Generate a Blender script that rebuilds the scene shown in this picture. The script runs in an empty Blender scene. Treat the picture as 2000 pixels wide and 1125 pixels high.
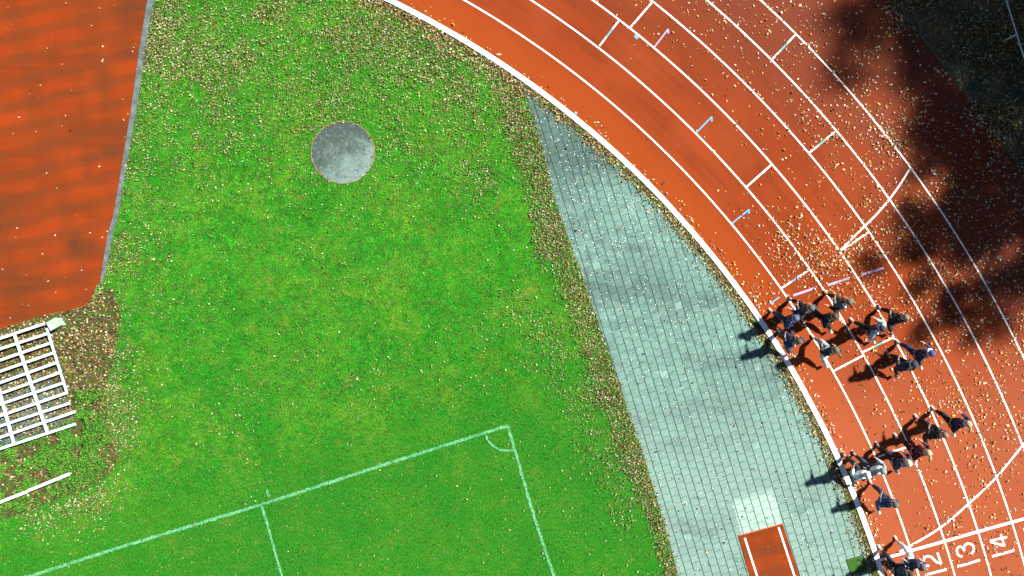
import bpy, bmesh, math, random
import numpy as np
from mathutils import Vector, Matrix, noise as mnoise
random.seed(7); RNG = np.random.default_rng(11)
R = math.radians
SC = bpy.context.scene; COL = SC.collection
S = 56.2; H = 25.0                                   # photograph pixels per metre on the ground; height of the drone

# ------------------------------------------------------------------ camera, sky, sun, exposure
cam = bpy.data.objects.new('camera', bpy.data.cameras.new('camera')); COL.objects.link(cam)
cam.location = (0, 0, H); cam.rotation_euler = (0, 0, 0)
cam.data.sensor_fit = 'HORIZONTAL'; cam.data.angle = 2 * math.atan(1000 / S / H)
cam.data.clip_start = 0.1; cam.data.clip_end = 2000
SC.camera = cam
SUN_DIR = Vector((0.875, 0.485, 0)).normalized(); SHADOW_K = 0.87
elev = math.atan(1 / SHADOW_K)
world = bpy.data.worlds.new('World'); SC.world = world; world.use_nodes = True
wn = world.node_tree.nodes; bg = wn['Background']
sky = wn.new('ShaderNodeTexSky'); sky.sky_type = 'NISHITA'; sky.sun_disc = False; sky.air_density = 0.6; sky.dust_density = 0.4; sky.ozone_density = 0.6
sky.sun_elevation = elev; sky.sun_rotation = math.atan2(SUN_DIR.x, SUN_DIR.y)
world.node_tree.links.new(sky.outputs[0], bg.inputs[0]); bg.inputs[1].default_value = 0.05
sun = bpy.data.objects.new('sun', bpy.data.lights.new('sun', 'SUN')); COL.objects.link(sun)
sun.data.energy = 5.0; sun.data.angle = R(2.6); sun.data.color = (1.0, 0.96, 0.88)
sun.rotation_euler = Vector((SUN_DIR.x * math.cos(elev), SUN_DIR.y * math.cos(elev), math.sin(elev))).to_track_quat('Z', 'Y').to_euler()
sun.location = (20, 12, 30)
SC.view_settings.view_transform = 'Standard'; SC.view_settings.look = 'None'
SC.view_settings.exposure = 1.2; SC.view_settings.gamma = 1.0
SC.cycles.max_bounces = 5; SC.cycles.diffuse_bounces = 2; SC.cycles.glossy_bounces = 2
SC.cycles.transparent_max_bounces = 8; SC.cycles.use_adaptive_sampling = True

# ------------------------------------------------------------------ helpers
def P(px, py, z=0.0):
    """Ground survey: a point read off the photograph, at height z, in metres."""
    k = (H - z) / H
    return Vector(((px - 1000) / S * k, (562.5 - py) / S * k, z))
CX, CY, _ = P(-40, 1660)
RL = [1842.5, 1910.7, 1978.5, 2046.5, 2115.1, 2184.4, 2254.0]
def tag(o, label=None, cat=None, group=None, kind=None):
    if label: o['label'] = label
    if cat: o['category'] = cat
    if group: o['group'] = group
    if kind: o['kind'] = kind
    return o
def link(name, me, m=None, parent=None):
    o = bpy.data.objects.new(name, me); COL.objects.link(o)
    if m is not None and not me.materials: me.materials.append(m)
    if parent is not None: o.parent = parent
    return o
def empty(name, loc, rz=0):
    o = bpy.data.objects.new(name, None); COL.objects.link(o); o.location = loc; o.rotation_euler = (0, 0, rz)
    o.empty_display_size = 0.2
    return o
def obj(name, bm, m, parent=None, smooth=False):
    bmesh.ops.recalc_face_normals(bm, faces=bm.faces[:])
    me = bpy.data.meshes.new(name); bm.to_mesh(me); bm.free()
    if smooth: me.polygons.foreach_set('use_smooth', [True] * len(me.polygons))
    return link(name, me, m, parent)
def box(bm, c, s, rot=None, bevel=0.0):
    g = bmesh.ops.create_cube(bm, size=1.0)
    M = Matrix.Translation(c) @ (rot or Matrix.Identity(4)) @ Matrix.Diagonal((s[0], s[1], s[2], 1))
    bmesh.ops.transform(bm, matrix=M, verts=g['verts'])
    if bevel:
        es = list({e for v in g['verts'] for e in v.link_edges})
        bmesh.ops.bevel(bm, geom=es, offset=bevel, segments=2, affect='EDGES', profile=0.6)
def beam(bm, a, b, w, h, bevel=0.006):
    a, b = Vector(a), Vector(b); d = b - a
    q = d.to_track_quat('X', 'Z').to_matrix().to_4x4()
    box(bm, (a + b) / 2, (d.length, w, h), q, bevel)
def tube(bm, a, b, r, n=10, r2=None):
    a, b = Vector(a), Vector(b); d = b - a
    g = bmesh.ops.create_cone(bm, cap_ends=True, segments=n, radius1=r, radius2=r if r2 is None else r2, depth=d.length)
    bmesh.ops.transform(bm, matrix=Matrix.Translation((a + b) / 2) @ d.to_track_quat('Z', 'Y').to_matrix().to_4x4(), verts=g['verts'])
def slab(bm, pts, z0, z1):
    """Closed prism between z0 and z1 over a ground outline."""
    lo = [bm.verts.new((p[0], p[1], z0)) for p in pts]; hi = [bm.verts.new((p[0], p[1], z1)) for p in pts]
    n = len(pts); bm.faces.new(hi); bm.faces.new(lo[::-1])
    for i in range(n): bm.faces.new((lo[i], lo[(i + 1) % n], hi[(i + 1) % n], hi[i]))
def ribbon(bm, pts, w, z, jit=0.0):
    """Painted line of width w along pts."""
    L = []
    n = len(pts)
    for i, p in enumerate(pts):
        a, b = pts[max(i - 1, 0)], pts[min(i + 1, n - 1)]
        t = Vector((b[0] - a[0], b[1] - a[1])).normalized(); nn = Vector((-t.y, t.x))
        wa = w / 2 * (1 + random.uniform(-jit, jit)); wb = w / 2 * (1 + random.uniform(-jit, jit))
        L.append((bm.verts.new((p[0] + nn.x * wa, p[1] + nn.y * wa, z)), bm.verts.new((p[0] - nn.x * wb, p[1] - nn.y * wb, z))))
    for i in range(n - 1): bm.faces.new((L[i][0], L[i][1], L[i + 1][1], L[i + 1][0]))
def arc(r, a0, a1, n):
    return [(CX + r * math.cos(a0 + (a1 - a0) * i / n), CY + r * math.sin(a0 + (a1 - a0) * i / n)) for i in range(n + 1)]
def subdiv(pts, step=0.15):
    out = []
    for a, b in zip(pts[:-1], pts[1:]):
        n = max(1, int(math.hypot(b[0] - a[0], b[1] - a[1]) / step))
        out += [(a[0] + (b[0] - a[0]) * i / n, a[1] + (b[1] - a[1]) * i / n) for i in range(n)]
    return out + [tuple(pts[-1][:2])]
def smooth_path(pts, n=8):
    """Catmull-Rom through pts."""
    q = [pts[0]] + list(pts) + [pts[-1]]; out = []
    for i in range(1, len(q) - 2):
        a, b, c, d = (Vector(v[:2]) for v in q[i - 1:i + 3])
        for k in range(n):
            t = k / n
            out.append(tuple(0.5 * ((2 * b) + (c - a) * t + (2 * a - 5 * b + 4 * c - d) * t * t + (3 * b - a - 3 * c + d) * t ** 3)))
    return out + [tuple(pts[-1][:2])]

# ------------------------------------------------------------------ node materials
class NT:
    def __init__(s, name, rough=0.8, spec=0.3):
        s.m = bpy.data.materials.new(name); s.m.use_nodes = True; s.t = s.m.node_tree
        s.b = s.t.nodes['Principled BSDF']; s.b.inputs['Roughness'].default_value = rough
        s.b.inputs['Specular IOR Level'].default_value = spec
        s.tc = s.t.nodes.new('ShaderNodeTexCoord'); s.pos = s.tc.outputs['Object']
    def n(s, t): return s.t.nodes.new(t)
    def l(s, a, b):
        if isinstance(a, (int, float)): b.default_value = a
        elif isinstance(a, tuple): b.default_value = (*a, 1.0) if len(a) == 3 and b.type == 'RGBA' else a
        else: s.t.links.new(a, b)
    def noise(s, scale, vec=None, detail=4, rough=0.55, dist=0.0):
        n = s.n('ShaderNodeTexNoise'); n.inputs['Scale'].default_value = scale; n.inputs['Detail'].default_value = detail
        n.inputs['Roughness'].default_value = rough; n.inputs['Distortion'].default_value = dist
        s.l(vec or s.pos, n.inputs['Vector']); return n.outputs['Fac']
    def map(s, loc=(0, 0, 0), rot=0.0, scale=(1, 1, 1), vec=None):
        n = s.n('ShaderNodeMapping'); n.inputs['Location'].default_value = loc; n.inputs['Rotation'].default_value = (0, 0, rot)
        n.inputs['Scale'].default_value = scale; s.l(vec or s.pos, n.inputs['Vector']); return n.outputs[0]
    def math(s, op, a, b=0.0, c=None):
        n = s.n('ShaderNodeMath'); n.operation = op; s.l(a, n.inputs[0]); s.l(b, n.inputs[1])
        if c is not None: s.l(c, n.inputs[2])
        return n.outputs[0]
    def rng(s, v, a, b, c=0.0, d=1.0):
        n = s.n('ShaderNodeMapRange'); s.l(v, n.inputs[0])
        for i, x in enumerate((a, b, c, d)): n.inputs[i + 1].default_value = x
        n.interpolation_type = 'SMOOTHSTEP'; return n.outputs[0]
    def mix(s, f, a, b, mode='MIX'):
        n = s.n('ShaderNodeMix'); n.data_type = 'RGBA'; n.blend_type = mode
        s.l(f, n.inputs[0]); s.l(a, n.inputs[6]); s.l(b, n.inputs[7]); return n.outputs[2]
    def xyz(s, v=None):
        n = s.n('ShaderNodeSeparateXYZ'); s.l(v or s.pos, n.inputs[0]); return n.outputs
    def comb(s, x, y, z=0.0):
        n = s.n('ShaderNodeCombineXYZ'); s.l(x, n.inputs[0]); s.l(y, n.inputs[1]); s.l(z, n.inputs[2]); return n.outputs[0]
    def col(s, c): s.l(c, s.b.inputs['Base Color'])
    def bump(s, h, strength=0.4, dist=0.01):
        n = s.n('ShaderNodeBump'); n.inputs['Strength'].default_value = strength; n.inputs['Distance'].default_value = dist
        s.l(h, n.inputs['Height']); s.l(n.outputs[0], s.b.inputs['Normal'])
def simple(name, c, rough=0.7, spec=0.3, var=0.25, scale=14.0, bump=0.0):
    t = NT(name, rough, spec)
    dark = tuple(x * (1 - var) for x in c); lite = tuple(min(1, x * (1 + var)) for x in c)
    nz = t.noise(scale, detail=5)
    t.col(t.mix(t.rng(nz, 0.3, 0.7), dark, lite))
    if bump: t.bump(nz, bump, 0.02)
    return t.m

def mat_grass():
    t = NT('meadow_grass', 0.95, 0.02)
    big = t.noise(0.55, detail=3); mid = t.noise(2.6, detail=5, rough=0.65); fine = t.noise(26, t.map(scale=(1, 0.45, 1)), detail=4, rough=0.75)
    tiny = t.noise(95, t.map(scale=(1, 0.4, 1)), detail=2, rough=0.8)
    c = t.mix(t.rng(big, 0.38, 0.62), (0.026, 0.19, 0.012), (0.085, 0.26, 0.018))
    c = t.mix(t.rng(mid, 0.35, 0.68), c, (0.014, 0.22, 0.010))
    c = t.mix(t.rng(t.noise(1.1, t.map(loc=(7, 3, 0)), detail=5, rough=0.7), 0.57, 0.72), c, (0.17, 0.23, 0.03))
    # the mown pitch side of the goal line is a deeper green
    x, y, z = t.xyz()
    a = P(75, 1120); b = P(995, 827); d = (b - a).normalized()
    off = t.math('ADD', t.math('MULTIPLY', x, -d.y), t.math('MULTIPLY', y, d.x)); base = -a.x * d.y + a.y * d.x
    off = t.math('ADD', t.math('SUBTRACT', off, base), t.math('MULTIPLY', t.math('SUBTRACT', mid, 0.5), 2.4))
    pitch = t.rng(off, 2.4, -0.8)
    c = t.mix(t.math('MULTIPLY', pitch, 0.55), c, (0.020, 0.17, 0.012))
    # bare thatch
    c = t.mix(t.math('MULTIPLY', t.rng(fine, 0.62, 0.75), 0.5), c, (0.10, 0.085, 0.03))
    c = t.mix(t.rng(fine, 0.35, 0.6), t.mix(0.7, c, (0.006, 0.03, 0.003)), c)
    c = t.mix(t.math('MULTIPLY', t.rng(tiny, 0.52, 0.7), 0.35), c, (0.10, 0.35, 0.05))
    # far verge behind the track is bare and dusty
    rr = t.math('SQRT', t.math('ADD', t.math('POWER', t.math('SUBTRACT', x, CX), 2.0), t.math('POWER', t.math('SUBTRACT', y, CY), 2.0)))
    vg = t.rng(rr, 2420 / S, 2430 / S)
    vc = t.mix(t.rng(t.noise(0.7, detail=5, rough=0.65), 0.4, 0.6), (0.055, 0.075, 0.05), (0.16, 0.115, 0.065))
    c = t.mix(vg, c, vc)
    t.col(c); t.bump(t.math('ADD', fine, tiny), 0.7, 0.03); return t.m
def mat_track(name, cx=CX, cy=CY, straight=False):
    t = NT(name, 0.9, 0.04)
    x, y, z = t.xyz()
    if straight:
        v = t.map(rot=R(-14), scale=(0.16, 1.5, 1)); v2 = t.map(rot=R(-14), scale=(1.3, 0.35, 1), loc=(3, 1, 0))
    else:
        dx = t.math('SUBTRACT', x, cx); dy = t.math('SUBTRACT', y, cy)
        rr = t.math('SQRT', t.math('ADD', t.math('POWER', dx, 2.0), t.math('POWER', dy, 2.0))); an = t.math('ARCTAN2', dy, dx)
        v = t.comb(t.math('MULTIPLY', rr, 3.2), t.math('MULTIPLY', an, 7.0)); v2 = t.comb(t.math('MULTIPLY', rr, 0.8), t.math('MULTIPLY', an, 14.0), 3.0)
    s1 = t.noise(1.0, v, detail=5, rough=0.6); s2 = t.noise(1.0, v2, detail=4, rough=0.6)
    big = t.noise(0.3, detail=3)
    if straight: base, dark, lite = (0.215, 0.032, 0.0055), (0.105, 0.026, 0.0075), (0.25, 0.040, 0.0065)
    else: base, dark, lite = (0.200, 0.033, 0.0085), (0.105, 0.024, 0.0085), (0.24, 0.046, 0.013)
    c = t.mix(t.rng(s1, 0.30, 0.62, 0.25 if straight else 0.45, 1.0), dark, base)
    c = t.mix(t.math('MULTIPLY', t.rng(s2, 0.5, 0.72), 0.45), c, dark)
    c = t.mix(t.math('MULTIPLY', t.rng(big, 0.45, 0.65), 0.45), c, lite)
    if not straight:
        inner = t.rng(rr, 1950 / S, 1870 / S)      # the swept inside lane stays cleaner
        c = t.mix(t.math('MULTIPLY', inner, 0.75), c, (0.245, 0.045, 0.0085))
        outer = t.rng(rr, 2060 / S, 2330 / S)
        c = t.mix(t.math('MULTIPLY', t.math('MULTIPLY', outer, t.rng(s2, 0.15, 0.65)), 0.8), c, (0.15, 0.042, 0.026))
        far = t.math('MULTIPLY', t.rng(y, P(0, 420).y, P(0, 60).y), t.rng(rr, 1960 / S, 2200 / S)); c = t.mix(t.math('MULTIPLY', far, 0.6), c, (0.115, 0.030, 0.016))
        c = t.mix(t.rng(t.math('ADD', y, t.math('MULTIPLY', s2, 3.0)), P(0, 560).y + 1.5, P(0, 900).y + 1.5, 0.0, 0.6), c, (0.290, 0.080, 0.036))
    else:
        # sealed joints of the laid mats
        q_ = t.xyz(t.map(rot=R(-14))); nn_ = t.noise(0.9, t.map(loc=(2, 5, 0)), detail=5)
        wv = t.math('SINE', t.math('ADD', t.math('MULTIPLY', q_[1], 8.0), t.math('MULTIPLY', nn_, 1.8)))
        wx_ = t.math('SINE', t.math('ADD', t.math('MULTIPLY', q_[0], 2.6), t.math('MULTIPLY', nn_, 3.0)))
        c = t.mix(t.math('MULTIPLY', t.rng(wv, -0.6, 0.9), 0.42), c, (0.095, 0.030, 0.010))
        c = t.mix(t.math('MULTIPLY', t.rng(wx_, 0.3, 1.0), 0.30), c, (0.095, 0.028, 0.009))
        for sx, sy, sr, sa in ((146, 478, 22, .75), (178, 476, 20, .55), (172, 312, 20, .5), (172, 338, 18, .45), (215, 300, 26, .45), (248, 20, 40, .5), (240, 90, 30, .4), (205, 150, 30, .35), (20, 420, 60, .4), (60, 560, 70, .3)):
            q = P(sx, sy); dd = t.math('SQRT', t.math('ADD', t.math('POWER', t.math('SUBTRACT', x, q.x), 2.0), t.math('POWER', t.math('SUBTRACT', y, q.y), 2.0)))
            dd = t.math('ADD', dd, t.math('MULTIPLY', t.math('SUBTRACT', nn_, 0.5), 0.5)); c = t.mix(t.rng(dd, sr / S * 1.4, 0.0, 0.0, sa), c, (0.065, 0.026, 0.010))
    gr = t.noise(170, detail=2, rough=0.7)
    c = t.mix(0.30, c, t.mix(t.rng(gr, 0.3, 0.7), (0.35, 0.3, 0.3), (0.65, 0.65, 0.6)), 'OVERLAY')
    sp = t.noise(11, detail=3, rough=0.7); c = t.mix(t.rng(sp, 0.68, 0.76), c, dark)
    t.col(c); t.bump(gr, 0.35, 0.004); return t.m
def mat_paving():
    t = NT('concrete_pavers', 0.85, 0.1)
    ang = math.atan2(1.0, 0.305)                      # the long joints run down and slightly right in the photo
    v = t.map(rot=ang, scale=(1, 1, 1))               # rotate so that x runs along a course
    x, y, z = t.xyz(v)
    PW, PL = 0.289, 0.272
    row = t.math('FLOOR', t.math('DIVIDE', y, PW)); wob = t.noise(1.2, detail=2)
    fy = t.math('FRACT', t.math('DIVIDE', y, PW))
    sh = t.math('MULTIPLY', t.math('FRACT', t.math('MULTIPLY', t.math('SINE', t.math('MULTIPLY', row, 12.9898)), 43.7)), 0.25)
    xs = t.math('ADD', t.math('ADD', t.math('DIVIDE', x, PL), t.math('MULTIPLY', t.math('MODULO', row, 2.0), 0.5)), sh)
    fx = t.math('FRACT', xs); ix = t.math('FLOOR', xs)
    wn_ = t.n('ShaderNodeTexWhiteNoise'); wn_.noise_dimensions = '2D'; t.l(t.comb(ix, row), wn_.inputs['Vector']); rnd = wn_.outputs['Value']
    long_ = t.math('SUBTRACT', 1.0, t.rng(t.math('ABSOLUTE', t.math('SUBTRACT', fy, 0.5)), 0.44, 0.475, 1.0, 0.0)); 
    cross = t.math('SUBTRACT', 1.0, t.rng(t.math('ABSOLUTE', t.math('SUBTRACT', fx, 0.5)), 0.45, 0.49, 1.0, 0.0))
    big = t.noise(0.33, t.map(rot=R(25), scale=(0.55, 1.5, 1)), detail=3); mid = t.noise(3.2, detail=6, rough=0.7); fine = t.noise(45, detail=3, rough=0.7)
    c = t.mix(t.rng(big, 0.36, 0.60), (0.066, 0.118, 0.106), (0.120, 0.225, 0.190))
    c = t.mix(t.math('MULTIPLY', t.rng(rnd, 0.0, 1.0), 0.5), c, t.mix(0.4, c, (0.19, 0.30, 0.26)))
    c = t.mix(t.rng(rnd, 0.985, 0.99, 0.0, 0.3), c, (0.30, 0.48, 0.39))
    c = t.mix(t.math('MULTIPLY', t.rng(mid, 0.42, 0.68), 0.5), c, (0.06, 0.10, 0.09))
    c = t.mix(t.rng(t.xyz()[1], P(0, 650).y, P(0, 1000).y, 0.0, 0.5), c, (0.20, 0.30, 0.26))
    # darker tone towards the far tip of the wedge
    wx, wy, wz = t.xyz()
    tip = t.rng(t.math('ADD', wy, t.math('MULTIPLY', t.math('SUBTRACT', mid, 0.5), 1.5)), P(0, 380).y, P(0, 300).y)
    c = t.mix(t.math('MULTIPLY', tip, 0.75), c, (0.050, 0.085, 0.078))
    # newer, paler pavers at the head of the runway
    vx, vy, vz = t.xyz(t.map(vec=t.n('ShaderNodeNewGeometry').outputs['Position']))
    a = P(1447, 1042); b = P(1532, 1020); d = (b - a).normalized(); nn = Vector((-d.y, d.x, 0))
    al = t.math('SUBTRACT', t.math('ADD', t.math('MULTIPLY', vx, d.x), t.math('MULTIPLY', vy, d.y)), a.dot(d))
    ac = t.math('SUBTRACT', t.math('ADD', t.math('MULTIPLY', vx, nn.x), t.math('MULTIPLY', vy, nn.y)), a.dot(nn))
    msk = t.math('MULTIPLY', t.math('MULTIPLY', t.rng(al, -0.03, 0.03), t.rng(al, 1.50, 1.44)), t.rng(ac, 1.35, 0.95))
    c = t.mix(t.math('MULTIPLY', msk, 0.75), c, (0.30, 0.44, 0.36))
    st = t.noise(0.9, t.map(loc=(11, 4, 0), rot=R(20), scale=(0.7, 1.6, 1)), detail=6, rough=0.65); c = t.mix(t.rng(st, 0.54, 0.70, 0.0, 0.55), c, (0.055, 0.085, 0.082))
    c = t.mix(t.rng(fine, 0.62, 0.78, 0.0, 0.3), c, (0.40, 0.48, 0.44))
    soil = t.mix(t.rng(t.noise(2.3, t.map(loc=(4, 9, 0))), 0.55, 0.7), (0.012, 0.022, 0.018), (0.012, 0.05, 0.01))
    c = t.mix(t.math('MULTIPLY', cross, 0.65), c, soil); c = t.mix(t.math('MULTIPLY', long_, 1.0), c, soil)
    t.col(c)
    hgt = t.math('SUBTRACT', t.math('MULTIPLY', fine, 0.15), t.math('MAXIMUM', t.math('MULTIPLY', cross, 0.6), long_))
    t.bump(hgt, 0.5, 0.006); return t.m
def mat_attr(name, rough=0.8, trans=0.0):
    t = NT(name, rough, 0.04); a = t.n('ShaderNodeAttribute'); a.attribute_name = 'tint'
    nz = t.noise(60, detail=2); t.col(t.mix(t.math('MULTIPLY', nz, 0.3), a.outputs['Color'], t.mix(0.5, a.outputs['Color'], (0.03, 0.02, 0.01))))
    if trans:
        tr = t.n('ShaderNodeBsdfTranslucent'); t.l(a.outputs['Color'], tr.inputs[0]); mx = t.n('ShaderNodeMixShader'); mx.inputs[0].default_value = trans
        out = [n for n in t.t.nodes if n.type == 'OUTPUT_MATERIAL'][0]
        t.l(t.b.outputs[0], mx.inputs[1]); t.l(tr.outputs[0], mx.inputs[2]); t.l(mx.outputs[0], out.inputs[0])
    return t.m
def mat_chalk():
    t = NT('chalked_grass', 0.9, 0.1)
    f = t.noise(38, t.map(scale=(1, 0.5, 1)), detail=4, rough=0.75); g = t.noise(3.0, detail=3)
    k = t.rng(t.math('ADD', f, t.math('MULTIPLY', g, 0.6)), 0.62, 0.95)
    c = t.mix(k, (0.035, 0.20, 0.07), (0.15, 0.40, 0.22)); c = t.mix(t.rng(f, 0.50, 0.42), c, (0.02, 0.15, 0.02)); t.col(c); t.bump(f, 0.6, 0.02); return t.m
def mat_paint(name, c, wear=0.3):
    t = NT(name, 0.7, 0.15); f = t.noise(9, detail=6, rough=0.8); g = t.noise(80, detail=2)
    k = t.rng(t.math('ADD', f, t.math('MULTIPLY', g, 0.25)), 0.72, 0.84)
    t.col(t.mix(t.math('MULTIPLY', k, wear), c, (0.36, 0.12, 0.06))); return t.m
def mat_concrete(name, a, b, scale=1.6, light=(0.5, 0.6, 0.55)):
    t = NT(name, 0.85, 0.2); f = t.noise(scale, detail=7, rough=0.72, dist=0.3); g = t.noise(scale * 7, detail=4, rough=0.7)
    c = t.mix(t.rng(f, 0.35, 0.65), a, b); c = t.mix(t.rng(g, 0.55, 0.72, 0.0, 0.5), c, light)
    c = t.mix(t.rng(g, 0.42, 0.3, 0.0, 0.5), c, tuple(x * 0.45 for x in a)); t.col(c); t.bump(g, 0.4, 0.01); return t.m
def mat_disc():
    t = NT('worn_circle_concrete', 0.85, 0.1); f = t.noise(1.7, detail=7, rough=0.72, dist=0.4); g = t.noise(11, detail=5, rough=0.75); h = t.noise(50, detail=3, rough=0.7)
    x, y, z = t.xyz(); d = t.math('ADD', t.math('SUBTRACT', t.math('MULTIPLY', x, 0.45), t.math('MULTIPLY', y, 0.8)), t.math('MULTIPLY', t.math('SUBTRACT', f, 0.5), 3.6))
    c = t.mix(t.rng(d, -0.7, 1.1), (0.045, 0.066, 0.060), (0.15, 0.215, 0.195)); c = t.mix(t.rng(g, 0.52, 0.7, 0.0, 0.6), c, (0.20, 0.27, 0.25))
    c = t.mix(t.rng(g, 0.46, 0.33, 0.0, 0.65), c, (0.03, 0.045, 0.035)); c = t.mix(t.rng(t.noise(3.1, t.map(loc=(5, 2, 0)), detail=5, rough=0.7), 0.57, 0.68, 0.0, 0.6), c, (0.075, 0.095, 0.03))
    t.col(c); t.bump(h, 0.5, 0.01); return t.m
def mat_soil():
    t = NT('leafy_soil', 0.95, 0.1); f = t.noise(7, detail=6, rough=0.75); g = t.noise(40, detail=3, rough=0.7)
    c = t.mix(t.rng(f, 0.35, 0.65), (0.030, 0.022, 0.010), (0.10, 0.075, 0.035)); c = t.mix(t.rng(t.noise(5, detail=5), 0.48, 0.6), c, (0.030, 0.11, 0.010))
    c = t.mix(t.rng(g, 0.55, 0.75), c, (0.20, 0.14, 0.07)); t.col(c); t.bump(g, 0.8, 0.03); return t.m
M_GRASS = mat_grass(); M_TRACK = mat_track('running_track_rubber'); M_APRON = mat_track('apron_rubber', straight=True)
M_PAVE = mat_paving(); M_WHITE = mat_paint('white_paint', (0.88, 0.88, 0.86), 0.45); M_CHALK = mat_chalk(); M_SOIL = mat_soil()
M_BLUE = mat_paint('blue_paint', (0.10, 0.32, 0.50)); M_TEAL = mat_paint('teal_paint', (0.09, 0.38, 0.33)); M_LILAC = mat_paint('lilac_paint', (0.32, 0.30, 0.52), 0.5)
M_CONC = mat_concrete('weathered_concrete', (0.036, 0.052, 0.048), (0.105, 0.145, 0.132), 1.5, (0.20, 0.28, 0.25)); M_EDGE = mat_concrete('edging_concrete', (0.060, 0.078, 0.076), (0.12, 0.155, 0.15), 3.0, (0.17, 0.21, 0.20))
M_CURB = mat_paint('white_curb_coating', (0.90, 0.90, 0.89), 0.0); M_STEEL = simple('galvanised_bar', (0.50, 0.66, 0.70), 0.55, 0.3, 0.22, 9)
M_LEAF = mat_attr('fallen_leaf', 0.7, 0.15); M_BLADE = mat_attr('grass_blade', 0.8, 0.2)
M_DIRT = simple('rusty_bolt', (0.14, 0.10, 0.06), 0.7)
M_SHADEMETAL = simple('painted_rail', (0.42, 0.50, 0.52), 0.4, 0.5, 0.1)

# ------------------------------------------------------------------ outlines in photograph pixels
PAVE_L = [(1022, 168), (1036, 215), (1055, 270), (1070, 330), (1083, 390), (1108, 460), (1132, 525), (1150, 580), (1168, 630), (1190, 690), (1208, 745), (1228, 805),
          (1242, 845), (1258, 890), (1275, 950), (1290, 1000), (1308, 1060), (1325, 1125), (1352, 1220), (1392, 1360)]
EDGE_L = [(292, -30), (288, 0), (272, 100), (256, 215), (238, 324), (222, 420), (210, 460), (196, 550)]
EDGE_R = [(306, -30), (302, 0), (284, 100), (268, 210), (248, 324), (232, 415), (220, 460), (210, 520), (199, 558)]
APRON = [(-500, -400), (300, -400)] + EDGE_L[:] + [(188, 562), (180, 584), (168, 597), (128, 608), (80, 617), (0, 642), (-500, 790)]

# ------------------------------------------------------------------ ground, track, paving, apron
bm = bmesh.new(); bmesh.ops.create_grid(bm, x_segments=1, y_segments=1, size=450)
tag(obj('ground', bm, M_GRASS), 'green grass ground beside the running track, with yellowish patches', 'ground', kind='structure')
def annulus(bm, r0, r1, z0, z1, a0, a1, n):
    i0 = arc(r0 / S, a0, a1, n); o0 = arc(r1 / S, a0, a1, n)
    V = [[bm.verts.new((p[0], p[1], z)) for p in ring] for ring, z in ((i0, z0), (o0, z0), (o0, z1), (i0, z1))]
    for i in range(n):
        for a, b in ((0, 1), (1, 2), (2, 3), (3, 0)): bm.faces.new((V[a][i], V[a][i + 1], V[b][i + 1], V[b][i]))
A0, A1 = R(-35), R(125)
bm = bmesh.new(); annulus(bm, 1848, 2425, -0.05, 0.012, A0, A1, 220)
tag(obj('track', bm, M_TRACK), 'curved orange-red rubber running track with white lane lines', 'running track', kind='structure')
# paving wedge: left outline, then back along the soil strip inside the curb
def curb_px(r, y): return -40 + math.sqrt(max(r * r - (y - 1660) ** 2, 0))
bm = bmesh.new()
pl = [P(*p) for p in PAVE_L]; ys = np.linspace(1360, 200, 70)
pr = [P(curb_px(1826 - 7 * max(0, mnoise.noise((y * 0.02, 3, 0))) - 4 * mnoise.noise((y * 0.11, 9, 0)), y), y) for y in ys]
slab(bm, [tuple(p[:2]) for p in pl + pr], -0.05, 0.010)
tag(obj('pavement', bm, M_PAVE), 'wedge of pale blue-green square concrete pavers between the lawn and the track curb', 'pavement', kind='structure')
bm = bmesh.new(); n = 160
ring = arc(1837 / S, A0, A1, n); inn = [(CX + (1822 - 5 * mnoise.noise((i * 0.9, 0, 0))) / S * math.cos(A0 + (A1 - A0) * i / n), CY + (1822 - 5 * mnoise.noise((i * 0.9, 0, 0))) / S * math.sin(A0 + (A1 - A0) * i / n)) for i in range(n + 1)]
V = [(bm.verts.new((a[0], a[1], 0.006)), bm.verts.new((b[0], b[1], 0.006))) for a, b in zip(inn, ring)]
for i in range(n): bm.faces.new((V[i][0], V[i + 1][0], V[i + 1][1], V[i][1]))
tag(obj('soil_strip', bm, M_SOIL), 'narrow strip of dark leafy soil along the inner side of the white curb', 'soil strip', kind='structure')
bm = bmesh.new(); slab(bm, [tuple(P(*p)[:2]) for p in APRON], -0.05, 0.012)
tag(obj('apron', bm, M_APRON), 'orange-red rubber jumping apron with brownish diagonal streaks', 'sports apron', kind='structure')
bm = bmesh.new()
el = [P(*p) for p in EDGE_L]; er = [P(*p) for p in EDGE_R]
slab(bm, [(p.x + 0.012, p.y) for p in el] + [tuple(p[:2]) for p in er[::-1]], -0.1, 0.035)
tag(obj('edging_strip', bm, M_EDGE), 'grey concrete edging strip between the red apron and the lawn', 'edging', kind='structure')
# soil around the slatted frame
bm = bmesh.new(); so = []
for p in [(-300, 730), (0, 640), (80, 616), (128, 607), (170, 597), (190, 575), (222, 560), (235, 620), (222, 700), (205, 770), (212, 840), (235, 890), (205, 935), (140, 965), (80, 990), (0, 1015), (-300, 1100)]:
    so.append(p)
so = [(p[0] + 7 * mnoise.noise((i * 0.7, 5, 0)), p[1] + 9 * mnoise.noise((i * 0.7, 8, 0))) for i, p in enumerate(subdiv([(float(a), float(b)) for a, b in so], 14))]
SOILPOLY = so
V = [bm.verts.new(P(*p, 0.006)) for p in so]; bm.faces.new(V)
tag(obj('soil', bm, M_SOIL), 'brown leaf-covered soil around the white slatted frame', 'soil', kind='structure')
bm = bmesh.new(); slab(bm, [tuple(P(*p)[:2]) for p in [(-60, 760), (60, 718), (120, 752), (146, 822), (30, 862), (-60, 885)]], -0.03, 0.012)
tag(obj('concrete_path', bm, M_CONC), 'weathered grey concrete slab under the lower half of the white slatted frame', 'slab', kind='structure')

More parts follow.
